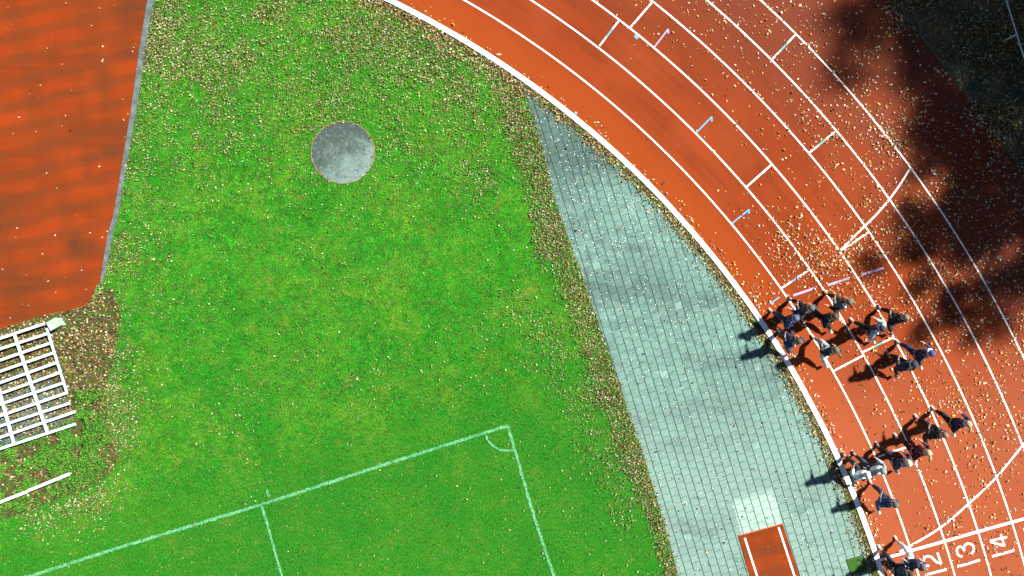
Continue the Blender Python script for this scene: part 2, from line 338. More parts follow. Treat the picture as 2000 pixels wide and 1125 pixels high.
# ------------------------------------------------------------------ curb of the track: segments lie end to end
cur = empty('track_curb', (0, 0, 0)); tag(cur, 'long curved white curb along the inner edge of the running track', 'curb')
a = R(-20); seg = 4.0 / (1842.5 / S)
gaps = {}
while a < R(100):
    bm = bmesh.new(); n = 10; w = 0.088
    jr = random.uniform(-0.008, 0.008)
    pts_i = arc(1842.5 / S - w + jr, a, a + seg - 0.0006, n); pts_o = arc(1842.5 / S + w + jr, a, a + seg - 0.0006, n)
    pro = [(pts_i, 0.0), (pts_i, 0.045), ([(x + (CX - x) * -0.0006, y + (CY - y) * -0.0006) for x, y in pts_i], 0.055), ([(x + (CX - x) * 0.0006, y + (CY - y) * 0.0006) for x, y in pts_o], 0.055), (pts_o, 0.045), (pts_o, 0.0)]
    V = [[bm.verts.new((p[0], p[1], z)) for p in ring] for ring, z in pro]; m_ = len(V)
    for i in range(n):
        for k in range(m_): bm.faces.new((V[k][i], V[k][i + 1], V[(k + 1) % m_][i + 1], V[(k + 1) % m_][i]))
    bm.faces.new([V[k][0] for k in range(m_)]); bm.faces.new([V[k][n] for k in range(m_)][::-1])
    obj('curb_segment', bm, M_CURB, cur)
    for f_ in (0.33, 0.66):
        bm = bmesh.new(); aa = a + seg * f_; c_, s_ = math.cos(aa), math.sin(aa); q = Vector((CX + 1842.5 / S * c_, CY + 1842.5 / S * s_, 0.0565)); tube(bm, q, q + Vector((0, 0, 0.006)), 0.022, 8); obj('bolt', bm, M_SHADEMETAL, cur)
    a += seg

# ------------------------------------------------------------------ track markings
names = ['innermost', 'second', 'third', 'fourth', 'fifth', 'outermost']
for i, r in enumerate(RL[1:]):
    bm = bmesh.new(); ribbon(bm, arc(r / S, A0, A1, 400), 0.053 if i != 2 else 0.055, 0.0165, 0.05)
    tag(obj('lane_line', bm, M_WHITE), 'curved white lane line, %s counted from the curb' % names[i], 'lane line', 'curved lane lines', 'structure')
def mark(name, pts, w, m, label, cat='painted line', z=0.0205, kind='structure', group=None, step=0.12, bm=None):
    own = bm is None; bm = bm or bmesh.new()
    ribbon(bm, subdiv([tuple(P(*p)[:2]) for p in pts], step), w, z, 0.06)
    if own: return tag(obj(name, bm, m), label, cat, group, kind)
def relay(a, b, mid, label, f0=0.36, f1=0.66):
    """white bar across a lane with a coloured middle"""
    A, B = Vector(a), Vector(b); q = lambda f: tuple(A + (B - A) * f)
    bm = bmesh.new(); mark('', [q(0.02), q(f0)], 0.055, None, '', bm=bm); mark('', [q(f1), q(0.98)], 0.055, None, '', bm=bm)
    o = tag(obj('lane_mark', bm, M_WHITE), label, 'lane mark', 'marks painted across single lanes', 'structure')
    bm = bmesh.new(); mark('', [q(f0), q(f1)], 0.055, None, '', bm=bm); obj('coloured_middle', bm, mid, o)
relay((1170, 91), (1210, 39), M_BLUE, 'white mark with a blue middle across the third lane at the top of the track')
relay((1507, 117), (1555, 66), M_TEAL, 'white mark with a teal middle across the sixth lane near the tree shadow')
relay((1580, 299), (1631, 257), M_TEAL, 'white mark with a teal middle across the fifth lane beside scattered leaves')
relay((1526, 563), (1580, 527), M_BLUE, 'white mark with a blue middle just ahead of the upper runners')
relay((1684, 688), (1744, 659), M_TEAL, 'white mark with a teal middle below the upper pack of runners')
for p, l in (([(1231, 54), (1275, 3)], 'plain white line across the fourth lane at the top edge of the photo'), ([(1458, 365), (1506, 322)], 'plain white line across the third lane, mid-bend'),
             ([(1628, 724), (1684, 695)], 'plain white line across the second lane below the upper pack of runners'), ([(1714, 892), (1776, 871)], 'plain white line crossed by the lower pack of runners')):
    mark('cross_line', p, 0.06, M_WHITE, l, 'cross line')
for a_, b_, f, l in (((1278, 92), (1305, 57), (1305, 66), 'topmost'), ((1360, 259), (1390, 228), (1390, 238), 'middle'), ((1430, 436), (1463, 409), (1462, 418), 'lowest')):
    bm = bmesh.new(); mark('', [a_, b_], 0.05, None, '', bm=bm); mark('', [(b_[0], b_[1] + 0.5), f], 0.05, None, '', bm=bm, z=0.0215)
    tag(obj('hooked_mark', bm, M_BLUE if l != 'topmost' else M_LILAC), 'small light blue hooked line, %s of the three on the bend' % l, 'hooked mark', 'hooked marks', 'structure')
for p, l in (([(1549, 577), (1590, 563)], 'short lilac bar beside the heads of the leading runners'), ([(1616, 557), (1658, 543)], 'short lilac bar between its two neighbours in the leaves'), ([(1684, 536), (1726, 523)], 'short lilac bar touching the edge of the tree shadow'), ([(1504, 593), (1522, 580)], 'short pale blue bar in the first lane by the runners')):
    mark('short_bar', p, 0.075 if 'lilac' in l else 0.05, M_LILAC if 'lilac' in l else M_BLUE, l, 'short bar')
mark('blue_square', [(1240, 69), (1246, 75)], 0.13, M_BLUE, 'small blue painted square beside the third lane line', 'painted square')
mark('blue_dot', [(1122, 220), (1127, 222)], 0.09, M_BLUE, 'tiny blue painted dot beside the curb', 'painted dot')
c1 = smooth_path([P(*p) for p in [(1777, 329), (1757, 361), (1735, 391), (1712, 418), (1690, 440), (1642, 488)]])
bm = bmesh.new(); ribbon(bm, c1, 0.06, 0.0185, 0.05); tag(obj('curved_start_line', bm, M_WHITE), 'curved white start line crossing the outer lanes beside the tree shadow', 'start line', None, 'structure')
mark('cross_line', [(1644, 489), (1697, 453)], 0.06, M_WHITE, 'straight white line meeting the upper curved start line in the leaves', 'cross line')
c2 = smooth_path([P(*p) for p in [(2060, 790), (1998, 868), (1945, 932), (1893, 982), (1835, 1031), (1777, 1066), (1757, 1077)]])
bm = bmesh.new(); ribbon(bm, c2, 0.065, 0.0185, 0.05); tag(obj('curved_start_line', bm, M_WHITE), 'curved white start line sweeping down to the lane numbers', 'start line', None, 'structure')
mark('start_line', [(1716, 1094), (1775, 1076), (1843, 1057), (1909, 1038), (1974, 1020), (2120, 980)], 0.095, M_WHITE, 'thick straight white line across all lanes above the painted numbers', 'start line', z=0.0225)
def Z(x, y): return (1680 + x / 6.25, 980 + y / 6.25)
glyph = {
 '4': [[(1580, 476), (1787, 428)], [(1710, 393), (1757, 537)], [(1582, 484), (1755, 536)]],
 '3': [[(1243, 667), (1200, 652), (1178, 612), (1182, 568), (1212, 545), (1246, 558), (1266, 598)], [(1266, 598), (1262, 550), (1290, 515), (1335, 510), (1375, 540), (1382, 590), (1350, 634)]],
 '2': [[(838, 782), (795, 768), (772, 728), (782, 682), (818, 662), (862, 672), (905, 712), (945, 742), (986, 750)], [(986, 752), (938, 620)]],
 '1b': [[(575, 860), (380, 905)]], '5': [[(2000, 320), (2020, 400)], [(2000, 322), (2110, 290)], [(2020, 400), (2060, 370), (2120, 380), (2150, 430), (2120, 480)]]}
bars = {'1b': [[(350, 845), (560, 775)]], '2': [[(797, 890), (1052, 822)], [(797, 880), (812, 905)]], '3': [[(1195, 788), (1458, 708)], [(1192, 768), (1200, 800)]],
        '4': [[(1606, 665), (1872, 592)], [(1858, 575), (1872, 600)]], '5': [[(2020, 545), (2280, 470)]]}
for k, lane in (('1b', 'first'), ('2', 'second'), ('3', 'third'), ('4', 'fourth'), ('5', 'fifth')):
    bm = bmesh.new()
    for st in bars[k]: ribbon(bm, subdiv([tuple(P(*Z(*p))[:2]) for p in st], 0.1), 0.075, 0.0185)
    for q, st in enumerate(glyph[k]):
        pts = [tuple(P(*Z(*p))[:2]) for p in st]
        if len(pts) > 3: pts = smooth_path(pts, 5)
        ribbon(bm, pts, 0.072, 0.0205 + 0.0015 * q)
    lab = {'1b': 'white number 11 under the lowest runners', '2': 'white number 12 painted in the second lane', '3': 'white number 13 painted in the third lane', '4': 'white number 14 painted in the fourth lane', '5': 'white number cut off by the edge in the fifth lane'}[k]
    tag(obj('lane_number', bm, M_WHITE), lab, 'lane number', 'painted lane numbers', 'structure')

# ------------------------------------------------------------------ pitch lines on the grass
def chalk(name, pts, w, label, z=0.008):
    bm = bmesh.new(); q = subdiv([tuple(P(*p)[:2]) for p in pts], 0.05)
    q = [(x + random.gauss(0, 0.006), y + random.gauss(0, 0.006)) for x, y in q]
    ribbon(bm, q, w, z, 0.28); tag(obj(name, bm, M_CHALK), label, 'pitch line', 'football pitch lines', 'structure')
chalk('goal_line', [(-200, 1208), (75, 1120), (250, 1064), (512, 985), (780, 898), (945, 846), (992, 831)], 0.10, 'long faded white goal line running to the corner of the pitch')
chalk('touch_line', [(992, 832), (1003, 870), (1020, 930), (1045, 1015), (1080, 1120), (1120, 1240)], 0.095, 'faded white touch line running down from the pitch corner', 0.016)
chalk('penalty_area_line', [(511, 988), (520, 1015), (532, 1060), (551, 1125), (585, 1240)], 0.085, 'faded white line leaving the goal line at a right angle', 0.016)
chalk('tick_mark', [(521, 956), (526, 970)], 0.09, 'short faded white tick above the goal line', 0.016)
chalk('corner_arc', [(949, 850), (952, 858), (958, 866), (966, 873), (975, 878), (985, 880), (1003, 879)], 0.07, 'faded white quarter arc at the corner of the pitch', 0.020)

# ------------------------------------------------------------------ concrete throwing circle
tc = empty('throwing_circle', P(670, 298)); tag(tc, 'round mottled grey concrete throwing circle set in the grass', 'throwing circle')
bm = bmesh.new(); bmesh.ops.create_circle(bm, cap_ends=True, segments=64, radius=1.085); 
g = bmesh.ops.extrude_face_region(bm, geom=bm.faces[:]); bmesh.ops.translate(bm, verts=[v for v in g['geom'] if isinstance(v, bmesh.types.BMVert)], vec=(0, 0, 0.05))
bmesh.ops.translate(bm, verts=bm.verts[:], vec=(0, 0, -0.03)); o = obj('slab', bm, mat_disc(), tc); o.scale = (1.0, 0.98, 1)
bm = bmesh.new(); n = 64
prof = [(1.088, -0.03), (1.088, 0.030), (1.112, 0.030), (1.112, -0.03)]
V = [[bm.verts.new((r * math.cos(2 * math.pi * i / n), 0.98 * r * math.sin(2 * math.pi * i / n), z)) for r, z in prof] for i in range(n)]
for i in range(n):
    for k in range(4): bm.faces.new((V[i][k], V[(i + 1) % n][k], V[(i + 1) % n][(k + 1) % 4], V[i][(k + 1) % 4]))
obj('rim', bm, simple('rusty_rim', (0.22, 0.17, 0.10), 0.8, 0.2, 0.4, 9), tc)

# ------------------------------------------------------------------ white slatted frame, low rail, block
fr = empty('slatted_frame', P(40, 750)); tag(fr, 'white slatted metal frame standing over leaves and concrete', 'slatted frame')
bpy.context.view_layer.update(); fi = Matrix.Translation(-fr.location)
ends = [((-60, 681), (87, 632)), ((-60, 701), (94, 651)), ((-60, 724), (101, 669)), ((-60, 746), (105, 689)), ((-60, 769), (111, 708)), ((-60, 790), (116, 728)),
        ((-60, 810), (123, 748)), ((-60, 833), (131, 767)), ((-60, 852), (137, 787)), ((-60, 875), (147, 804)), ((-60, 896), (148, 828))]
ZT = 0.30
for k, (a_, b_) in enumerate(ends):
    bm = bmesh.new(); beam(bm, fi @ P(*a_, ZT), fi @ P(*b_, ZT), 0.092, 0.03, 0.005); o = obj('slat', bm, M_STEEL, fr)
    for f_ in (0.57, 0.965):
        bm = bmesh.new(); q = fi @ P(a_[0] + (b_[0] - a_[0]) * f_, a_[1] + (b_[1] - a_[1]) * f_, ZT); tube(bm, q + Vector((0, 0, .012)), q + Vector((0, 0, .024)), 0.018, 8); obj('bolt', bm, M_DIRT, o)
for a_, b_ in (((27, 650), (93, 846)), ((-22, 690), (27, 866)), ((91, 641), (131, 768))):
    bm = bmesh.new(); beam(bm, fi @ P(*a_, ZT - 0.042), fi @ P(*b_, ZT - 0.042), 0.095 if a_[0] != 91 else 0.07, 0.045, 0.005); obj('cross_beam', bm, M_STEEL, fr)
for p in ((40, 690), (85, 822), (95, 655), (127, 756), (5, 790), (-10, 730)):
    bm = bmesh.new(); q = fi @ P(*p, 0.0); q2 = fi @ P(*p, ZT - 0.066); box(bm, (q2.x, q2.y, (ZT - 0.066) / 2), (0.05, 0.05, ZT - 0.066), None, 0.004); obj('leg', bm, M_STEEL, fr)
ra = empty('low_rail', P(60, 955)); tag(ra, 'white rail in two lengths lying low over the weeds', 'low rail')
fi = Matrix.Translation(-ra.location)
for a_, b_ in (((-60, 1004), (53.5, 960)), ((56, 958), (135, 926))):
    bm = bmesh.new(); beam(bm, fi @ P(*a_, 0.42), fi @ P(*b_, 0.42), 0.10, 0.09, 0.02); obj('rail_length', bm, M_CURB, ra)
for p in ((5, 979), (54.5, 959), (128, 929)):
    bm = bmesh.new(); q = fi @ P(*p, 0.42); tube(bm, (q.x, q.y, 0), (q.x, q.y, 0.375), 0.025); obj('post', bm, M_STEEL, ra)
bk = empty('concrete_block', P(117, 632)); bk.rotation_euler = (0, 0, R(29)); tag(bk, 'small pale concrete block at the corner of the red apron', 'block')
MB = mat_concrete('pale_block', (0.24, 0.34, 0.28), (0.36, 0.46, 0.38), 5, (0.5, 0.56, 0.44))
bm = bmesh.new(); box(bm, (0, 0, 0.17), (0.36, 0.30, 0.34), None, 0.02); obj('body', bm, MB, bk)
bm = bmesh.new(); box(bm, (0, 0, 0.36), (0.39, 0.33, 0.04), None, 0.012); obj('lid', bm, MB, bk)
bm = bmesh.new()
for k in (0.10, 0.14): box(bm, (k, 0, 0.384), (0.015, 0.30, 0.012), None, 0.003)
obj('ridge', bm, simple('mossy_ridge', (0.30, 0.34, 0.12), 0.9), bk)

# ------------------------------------------------------------------ long jump runway end in the paving
rw = empty('runway', P(1500, 1080)); tag(rw, 'end of a narrow red rubber runway set into the pavers', 'runway')
fi = Matrix.Translation(-rw.location)
bm = bmesh.new(); slab(bm, [tuple((fi @ P(*p))[:2]) for p in [(1441, 1046), (1528, 1022), (1562, 1127), (1600, 1240), (1500, 1240), (1465, 1127)]], -0.02, 0.030)
obj('runway_surface', bm, mat_track('runway_rubber', straight=True), rw)
for p in ([(1454, 1050), (1479, 1127), (1513, 1235)], [(1520, 1029), (1552, 1127), (1588, 1235)]):
    bm = bmesh.new(); ribbon(bm, subdiv([tuple((fi @ P(*q))[:2]) for q in p], 0.2), 0.06, 0.0345, 0.04); obj('edge_line', bm, M_WHITE, rw)
bm = bmesh.new(); mb_ = [tuple((fi @ P(*p))[:2]) for p in [(1441, 1046), (1528, 1022)]]
beam(bm, (*mb_[0], 0.02), (*mb_[1], 0.02), 0.03, 0.035, 0.004); obj('end_trim', bm, simple('rusty_trim', (0.42, 0.13, 0.06), 0.7), rw)
gm = empty('green_mat', P(1672, 1103)); tag(gm, 'small square green turf mat on the pavers beside the curb', 'mat'); fi = Matrix.Translation(-gm.location)
bm = bmesh.new(); slab(bm, [tuple((fi @ P(*p))[:2]) for p in [(1652, 1093), (1682, 1085), (1693, 1114), (1662, 1122)]], 0.008, 0.03)
obj('turf', bm, simple('green_turf', (0.032, 0.090, 0.014), 0.95, 0.1, 0.2, 50, 0.3), gm)
bm = bmesh.new(); q = [fi @ P(*p) for p in [(1652, 1093), (1682, 1085), (1693, 1114), (1662, 1122)]]
for i in range(4): beam(bm, (*q[i][:2], 0.018), (*q[(i + 1) % 4][:2], 0.018), 0.012, 0.022, 0.003)
obj('border', bm, simple('mat_border', (0.04, 0.09, 0.03), 0.9), gm)
# ------------------------------------------------------------------ railing in the tree shadow
rl = empty('railing', P(1957, 82)); tag(rl, 'thin grey metal railing with one post in the dark tree shadow', 'railing'); fi = Matrix.Translation(-rl.location)
HZ = 0.75
a_, b_ = P(1986, 67, HZ), P(2000, 112, HZ); d = (b_ - a_).normalized()
bm = bmesh.new(); tube(bm, fi @ (a_ - d * 7), fi @ (a_ + d * 14), 0.021, 10); obj('top_rail', bm, M_SHADEMETAL, rl, True)
for k in range(-3, 6):
    q = fi @ (a_ + d * (2.6 * k)); bm = bmesh.new(); tube(bm, (q.x, q.y, 0), (q.x, q.y, HZ - 0.02), 0.03, 10); obj('post', bm, M_SHADEMETAL, rl, True)

# ------------------------------------------------------------------ scattered leaves, blades and weeds
def inpoly(x, y, poly):
    c = np.zeros(len(x), bool); n = len(poly)
    for i in range(n):
        x1, y1 = poly[i]; x2, y2 = poly[i - 1]
        k = (y1 > y) != (y2 > y)
        with np.errstate(divide='ignore', invalid='ignore'): xi = (x2 - x1) * (y - y1) / (y2 - y1) + x1
        c ^= k & (x < xi)
    return c
def vnoise(x, y, seed):
    r = np.random.default_rng(seed); G = r.random((256, 256)); xi = np.floor(x).astype(int); yi = np.floor(y).astype(int)
    fx = x - xi; fy = y - yi; fx = fx * fx * (3 - 2 * fx); fy = fy * fy * (3 - 2 * fy)
    g = lambda a, b: G[a % 256, b % 256]
    return (g(xi, yi) * (1 - fx) + g(xi + 1, yi) * fx) * (1 - fy) + (g(xi, yi + 1) * (1 - fx) + g(xi + 1, yi + 1) * fx) * fy
def fbm(x, y, s, seed):
    return (vnoise(x / s, y / s, seed) * 0.5 + vnoise(2 * x / s, 2 * y / s, seed + 1) * 0.3 + vnoise(4 * x / s, 4 * y / s, seed + 2) * 0.2)
def ss(v, a, b):
    t = np.clip((v - a) / (b - a), 0, 1); return t * t * (3 - 2 * t)
def zones(x, y):
    Rr = np.hypot(x + 40, y - 1660)
    lx = np.interp(y, [p[1] for p in PAVE_L], [p[0] for p in PAVE_L])
    track = (Rr > 1850) & (Rr < 2425); verge = Rr >= 2425; curb = (Rr >= 1836) & (Rr <= 1852)
    strip = (Rr > 1806) & (Rr < 1837)
    pave = (Rr <= 1818) & (x > lx) & (y > 178)
    disc = np.hypot(x - 670, (y - 298) / 0.98) < 63
    er = np.interp(y, [p[1] for p in EDGE_R], [p[0] for p in EDGE_R])
    apron = inpoly(x, y, APRON) | ((x < er) & (y < 556))
    soil = inpoly(x, y, SOILPOLY) & ~apron
    grass = ~(track | verge | curb | pave | disc | apron | strip)
    return dict(R=Rr, lx=lx, track=track, verge=verge, curb=curb, strip=strip, pave=pave, disc=disc, apron=apron, soil=soil, grass=grass, er=er)
def density(x, y):
    z = zones(x, y); n1 = fbm(x, y, 60, 1); n2 = fbm(x, y, 22, 5); n3 = fbm(x, y, 160, 9)
    blot = ss(n1, 0.42, 0.66); clump = ss(n2, 0.45, 0.72)
    D = np.zeros(len(x))
    # lawn
    g = 6 + 40 * ss(n3, 0.40, 0.7) * (0.1 + blot * 1.3) + 10 * clump
    top = ss(y, 460, 60); g += top * (230 + 420 * blot + 220 * clump)
    dc = 1830 - z['R']; g += np.where(y < 260, 330 * np.exp(-np.clip(dc, 0, None) / 26) + 110 * np.exp(-np.clip(dc, 0, None) / 110) * (0.3 + blot), 0)
    dl = z['lx'] - x; w = np.interp(y, [150, 450, 600, 800, 1000, 1125], [80, 68, 66, 60, 42, 34])
    edge = np.where((y > 150) & (dl > -6), 950 * ss(dl, w * (1.15 + 0.8 * (n1 - 0.5)), w * 0.45) + 420 * ss(dl, w * 3.2, w * 0.8) * blot, 0)
    g = g + edge
    de = x - z['er']; g += np.where(y < 640, 420 * ss(de, 70, 5) * (0.3 + 0.7 * blot) + 170 * ss(de, 170, 30) * blot, 0)
    for cx, cy, r, a in ((560, 690, 75, 60), (650, 760, 60, 45), (840, 690, 60, 60), (430, 800, 70, 70), (620, 590, 50, 50), (700, 520, 50, 25), (300, 420, 34, 170), (1010, 640, 70, 90), (310, 470, 22, 120), (710, 760, 60, 60), (870, 740, 50, 50), (960, 180, 80, 60)):
        g += a * np.exp(-((x - cx) ** 2 + (y - cy) ** 2) / r ** 2) * (0.3 + clump * 1.3)
    a0 = np.array([75, 1120.]); dd = np.array([920, -293.]); dd /= np.hypot(*dd)
    pit = (x - a0[0]) * -dd[1] + (y - a0[1]) * dd[0]            # >0 below the goal line, on the pitch
    g = np.where(pit > -70, np.minimum(g, 11 + edge + 14 * clump), g)
    dsoil = ss(np.hypot(x - 120, (y - 790) * 0.62), 190, 105); g += dsoil * 620 * (0.35 + blot)
    D = np.where(z['grass'], g, D)
    D = np.where(z['soil'], 300 + 300 * blot, D)
    D = np.where(z['soil'] & (y > 860 - 0.25 * x), 190 * blot + 150 * clump + 70, D)
    D = np.where(z['strip'], np.where(y < 190, 620, 300 + 380 * blot), D)
    D = np.where(z['pave'], 3 + 10 * clump + 160 * ss(-dl, 9, 0) + 70 * ss(z['R'], 1795, 1815), D)
    dd_ = np.abs(np.hypot(x - 670, (y - 298) / 0.98) - 62); D = np.where(dd_ < 4, 130, D)
    D = np.where(z['disc'] & (dd_ >= 4), 7, D)
    D = np.where(z['apron'], 1.6 + 5 * ss(z['er'] - x, 22, 6), D)
    # track: thin inside, thick towards the trees
    q = 1.4 * ss(z['R'], 1960, 2300); low = ss(y, 330, 520); cl = ss(n2, 0.5, 0.75)
    t = 0.8 + 9 * q + 26 * q * blot + 45 * q * cl + low * (8 + 30 * cl + 14 * blot) * ss(z['R'], 1870, 1990)
    t += 75 * ss(z['R'], 1900, 1960) * ss(z['R'], 2240, 2120) * np.exp(-((y - 510) / 75) ** 2) * (0.2 + blot)
    t += 150 * np.exp(-((x - 1745) / 42) ** 2 - ((y - 270) / 55) ** 2) * (0.3 + cl) + 60 * np.exp(-((x - 1660) / 50) ** 2 - ((y - 170) / 55) ** 2) * cl
    t += 90 * np.exp(-((x - 1560) / 60) ** 2 - ((y - 505) / 45) ** 2) + 120 * ss(z['R'], 1872, 1856) + 110 * ss(z['R'], 2385, 2425) * (0.2 + blot)
    t += 100 * np.exp(-((x - 1490) / 26) ** 2 - ((y - 580) / 30) ** 2)
    t = np.where((z['R'] < 2140) & (y < 240), t * 0.45, t); t = np.where(z['R'] < 1920, t * np.where(y > 480, 0.8, 0.35), t)
    for r in RL[1:]: t = t + np.where(t > 8, 35 * np.exp(-((z['R'] - r - 3) / 4.0) ** 2) * (0.2 + cl), 0)
    D = np.where(z['track'], t, D)
    D = np.where(z['verge'], 160 + 520 * blot, D)
    D = np.where(z['curb'], np.where(z['R'] > 1848, 45, 0.6), D)
    return D, z
def cards(name, X, Y, Zz, length, width, yaw, pitch, roll, tint, m, fold=0.35, shape='leaf'):
    """Real little leaves or blades: folded six-point leaves or three-point blades, one mesh."""
    n = len(X)
    if shape == 'leaf':
        base = np.array([[0, -.5, 0], [-.5, -.05, 1], [0, .02, 0], [.5, -.05, 1], [-.28, .32, .6], [.28, .32, .6], [0, .5, 0]], float)
        faces = [(0, 2, 1), (0, 3, 2), (1, 2, 6, 4), (2, 3, 5, 6)]
    else:
        base = np.array([[-.5, 0, 0], [.5, 0, 0], [0.1, 1, 0]], float); faces = [(0, 1, 2)]
    k = len(base); B = np.repeat(base[None], n, 0); B[..., 0] *= width[:, None]; B[..., 1] *= length[:, None]; B[..., 2] *= (width * fold)[:, None]
    cr, sr = np.cos(roll)[:, None], np.sin(roll)[:, None]; x, y, z = B[..., 0] * cr + B[..., 2] * sr, B[..., 1], -B[..., 0] * sr + B[..., 2] * cr
    cp, sp = np.cos(pitch)[:, None], np.sin(pitch)[:, None]; y, z = y * cp - z * sp, y * sp + z * cp
    cy_, sy = np.cos(yaw)[:, None], np.sin(yaw)[:, None]; x, y = x * cy_ - y * sy, x * sy + y * cy_
    if shape == 'leaf': z = z - z.min(1, keepdims=True)
    co = np.stack([x + X[:, None], y + Y[:, None], z + Zz[:, None]], -1).reshape(-1, 3)
    loops = []; starts = []; tot = []; s = 0
    fl = np.concatenate([np.array(f) for f in faces]); per = len(fl)
    idx = (fl[None] + (np.arange(n) * k)[:, None]).ravel()
    sizes = np.array([len(f) for f in faces]); st = np.concatenate([[0], np.cumsum(sizes)[:-1]])
    me = bpy.data.meshes.new(name); me.vertices.add(n * k); me.vertices.foreach_set('co', co.ravel())
    me.loops.add(len(idx)); me.loops.foreach_set('vertex_index', idx.astype(np.int32))
    me.polygons.add(n * len(faces)); me.polygons.foreach_set('loop_start', (st[None] + (np.arange(n) * per)[:, None]).ravel().astype(np.int32))
    me.update(calc_edges=True)
    at = me.attributes.new('tint', 'FLOAT_COLOR', 'POINT'); c = np.concatenate([tint, np.ones((n, 1))], 1); at.data.foreach_set('color', np.repeat(c, k, 0).ravel())
    return link(name, me, m)
PAL_TRACK = np.array([[.62, .42, .20], [.72, .58, .36], [.80, .72, .55], [.50, .27, .08], [.60, .36, .05], [.26, .15, .06], [.76, .64, .44]])
PAL_LAWN = np.array([[.34, .27, .11], [.52, .44, .22], [.17, .12, .04], [.10, .07, .025], [.30, .16, .03], [.62, .58, .38], [.07, .055, .02], [.22, .18, .07], [.15, .14, .04], [.12, .09, .03]])
PAL_PALE = np.array([[.72, .86, .76], [.80, .90, .84], [.66, .74, .58], [.85, .88, .85]])
def scatter(N, x0, x1, y0, y1):
    x = RNG.uniform(x0, x1, N); y = RNG.uniform(y0, y1, N); D, z = density(x, y)
    return x, y, D, z, N / ((x1 - x0) * (y1 - y0) / S / S)
x, y, D, z, per = scatter(1300000, -60, 2110, -60, 1190)
keep = RNG.random(len(x)) < D / per
print('leaves', keep.sum()); x, y = x[keep], y[keep]; z = {k: v[keep] for k, v in z.items()}
def lay(name, mask, pal, label, cat, L=(0.045, 0.085), zz=0.02, wp=None, tilt=0.5, up=0.0):
    X = (x[mask] - 1000) / S; Y = (562.5 - y[mask]) / S; n = len(X)
    dk = np.where(z['grass'][mask] & (z['lx'][mask] - x[mask] < 85) & (y[mask] > 250), 0.9, 1.0)[:, None] * np.where(RNG.random((n, 1)) < 0.3, 0.6, 1.0)
    ln = RNG.uniform(*L, n) * RNG.choice([0.8, 1.0, 1.35], n, p=[.4, .45, .15]); wd = ln * RNG.uniform(0.45, 0.85, n)
    t = pal[RNG.choice(len(pal), n, p=wp)] * RNG.uniform(0.75, 1.15, (n, 1)) * RNG.uniform(0.94, 1.06, (n, 3)) * dk
    o = cards(name, X, Y, np.full(n, zz) + RNG.uniform(0, 0.02, n) + up * RNG.random(n), ln, wd, RNG.uniform(0, 6.283, n), RNG.normal(0, tilt * 0.5, n), RNG.normal(0, tilt, n), np.clip(t, 0, .92), M_LEAF)
    return tag(o, label, cat, kind='stuff')
lay('fallen_leaves', z['track'] | z['curb'], PAL_TRACK, 'pale tan autumn leaves strewn over the red track', 'fallen leaves', zz=0.02, L=(0.05, 0.09))
lay('fallen_leaves', z['grass'] & ~z['soil'], PAL_LAWN, 'tan and brown leaves strewn over the green lawn', 'fallen leaves', wp=[.12, .20, .08, .07, .08, .20, .06, .08, .05, .06], zz=0.016, up=0.035, tilt=0.8, L=(0.026, 0.062))
lay('fallen_leaves', z['soil'], PAL_LAWN, 'thick brown leaves on the soil around the slatted frame', 'fallen leaves', zz=0.012, up=0.03, tilt=0.6, L=(0.05, 0.09))
lay('fallen_leaves', z['strip'] | z['pave'] | z['disc'], PAL_LAWN[:6], 'leaves along the soil strip and on the pavers and concrete circle', 'fallen leaves', zz=0.022, tilt=0.5, L=(0.04, 0.08))
lay('fallen_leaves', z['apron'], PAL_TRACK, 'a few pale leaves on the red apron', 'fallen leaves', zz=0.016)
lay('fallen_leaves', z['verge'], PAL_LAWN, 'brown leaves on the shaded verge behind the track', 'fallen leaves', zz=0.01, up=0.03, L=(0.05, 0.09))
# bleached flecks on the pavers
xx = RNG.uniform(1000, 1740, 26000); yy = RNG.uniform(170, 1180, 26000); zz_ = zones(xx, yy); dn = 0.05 + 0.2 * ss(yy, 720, 500) + 0.14 * ss(fbm(xx, yy, 30, 31), 0.45, 0.7)
k = zz_['pave'] & (RNG.random(len(xx)) < dn); X = (xx[k] - 1000) / S; Y = (562.5 - yy[k]) / S; n = len(X); ln = RNG.uniform(0.025, 0.06, n)
tag(cards('pale_litter', X, Y, np.full(n, 0.013), ln, ln * 0.6, RNG.uniform(0, 6.28, n), RNG.normal(0, .2, n), RNG.normal(0, .2, n), PAL_PALE[RNG.integers(0, 4, n)] * 0.9, M_LEAF), 'tiny bleached flecks of litter on the pavers', 'litter', kind='stuff')
# grass blades
N = 540000; xx = RNG.uniform(-60, 1400, N); yy = RNG.uniform(-60, 1190, N); zz_ = zones(xx, yy)
extra = zz_['strip'] & (fbm(xx, yy, 25, 77) > 0.6)
sd = np.hypot(xx - 90, (yy - 760) * 0.62); k = ((zz_['grass'] & ~(zz_['soil'] & (fbm(xx, yy, 26, 40) < 0.66 - 0.30 * ss(sd, 100, 145) - 0.12 * (yy > 840))) & ~(zz_['grass'] & (sd < 150) & (fbm(xx, yy, 24, 46) > 0.42 + 0.25 * ss(sd, 85, 150)))) | extra); xx, yy = xx[k], yy[k]; n = len(xx)
X = (xx - 1000) / S; Y = (562.5 - yy) / S
pit = (xx - 75) * 0.3035 + (yy - 1120) * 0.9528; pt = ss(pit + 50 * (fbm(xx, yy, 50, 3) - .5), -150, 20)
ye = np.clip(ss(fbm(xx, yy, 70, 60), 0.50, 0.70) + 0.9 * np.exp(-((xx - 600) / 130) ** 2 - ((yy - 640) / 110) ** 2) * ss(fbm(xx, yy, 40, 62), 0.35, 0.6) + 0.8 * np.exp(-((xx - 300) / 120) ** 2 - ((yy - 880) / 40) ** 2), 0, 1)[:, None]; r1 = RNG.random((n, 1))
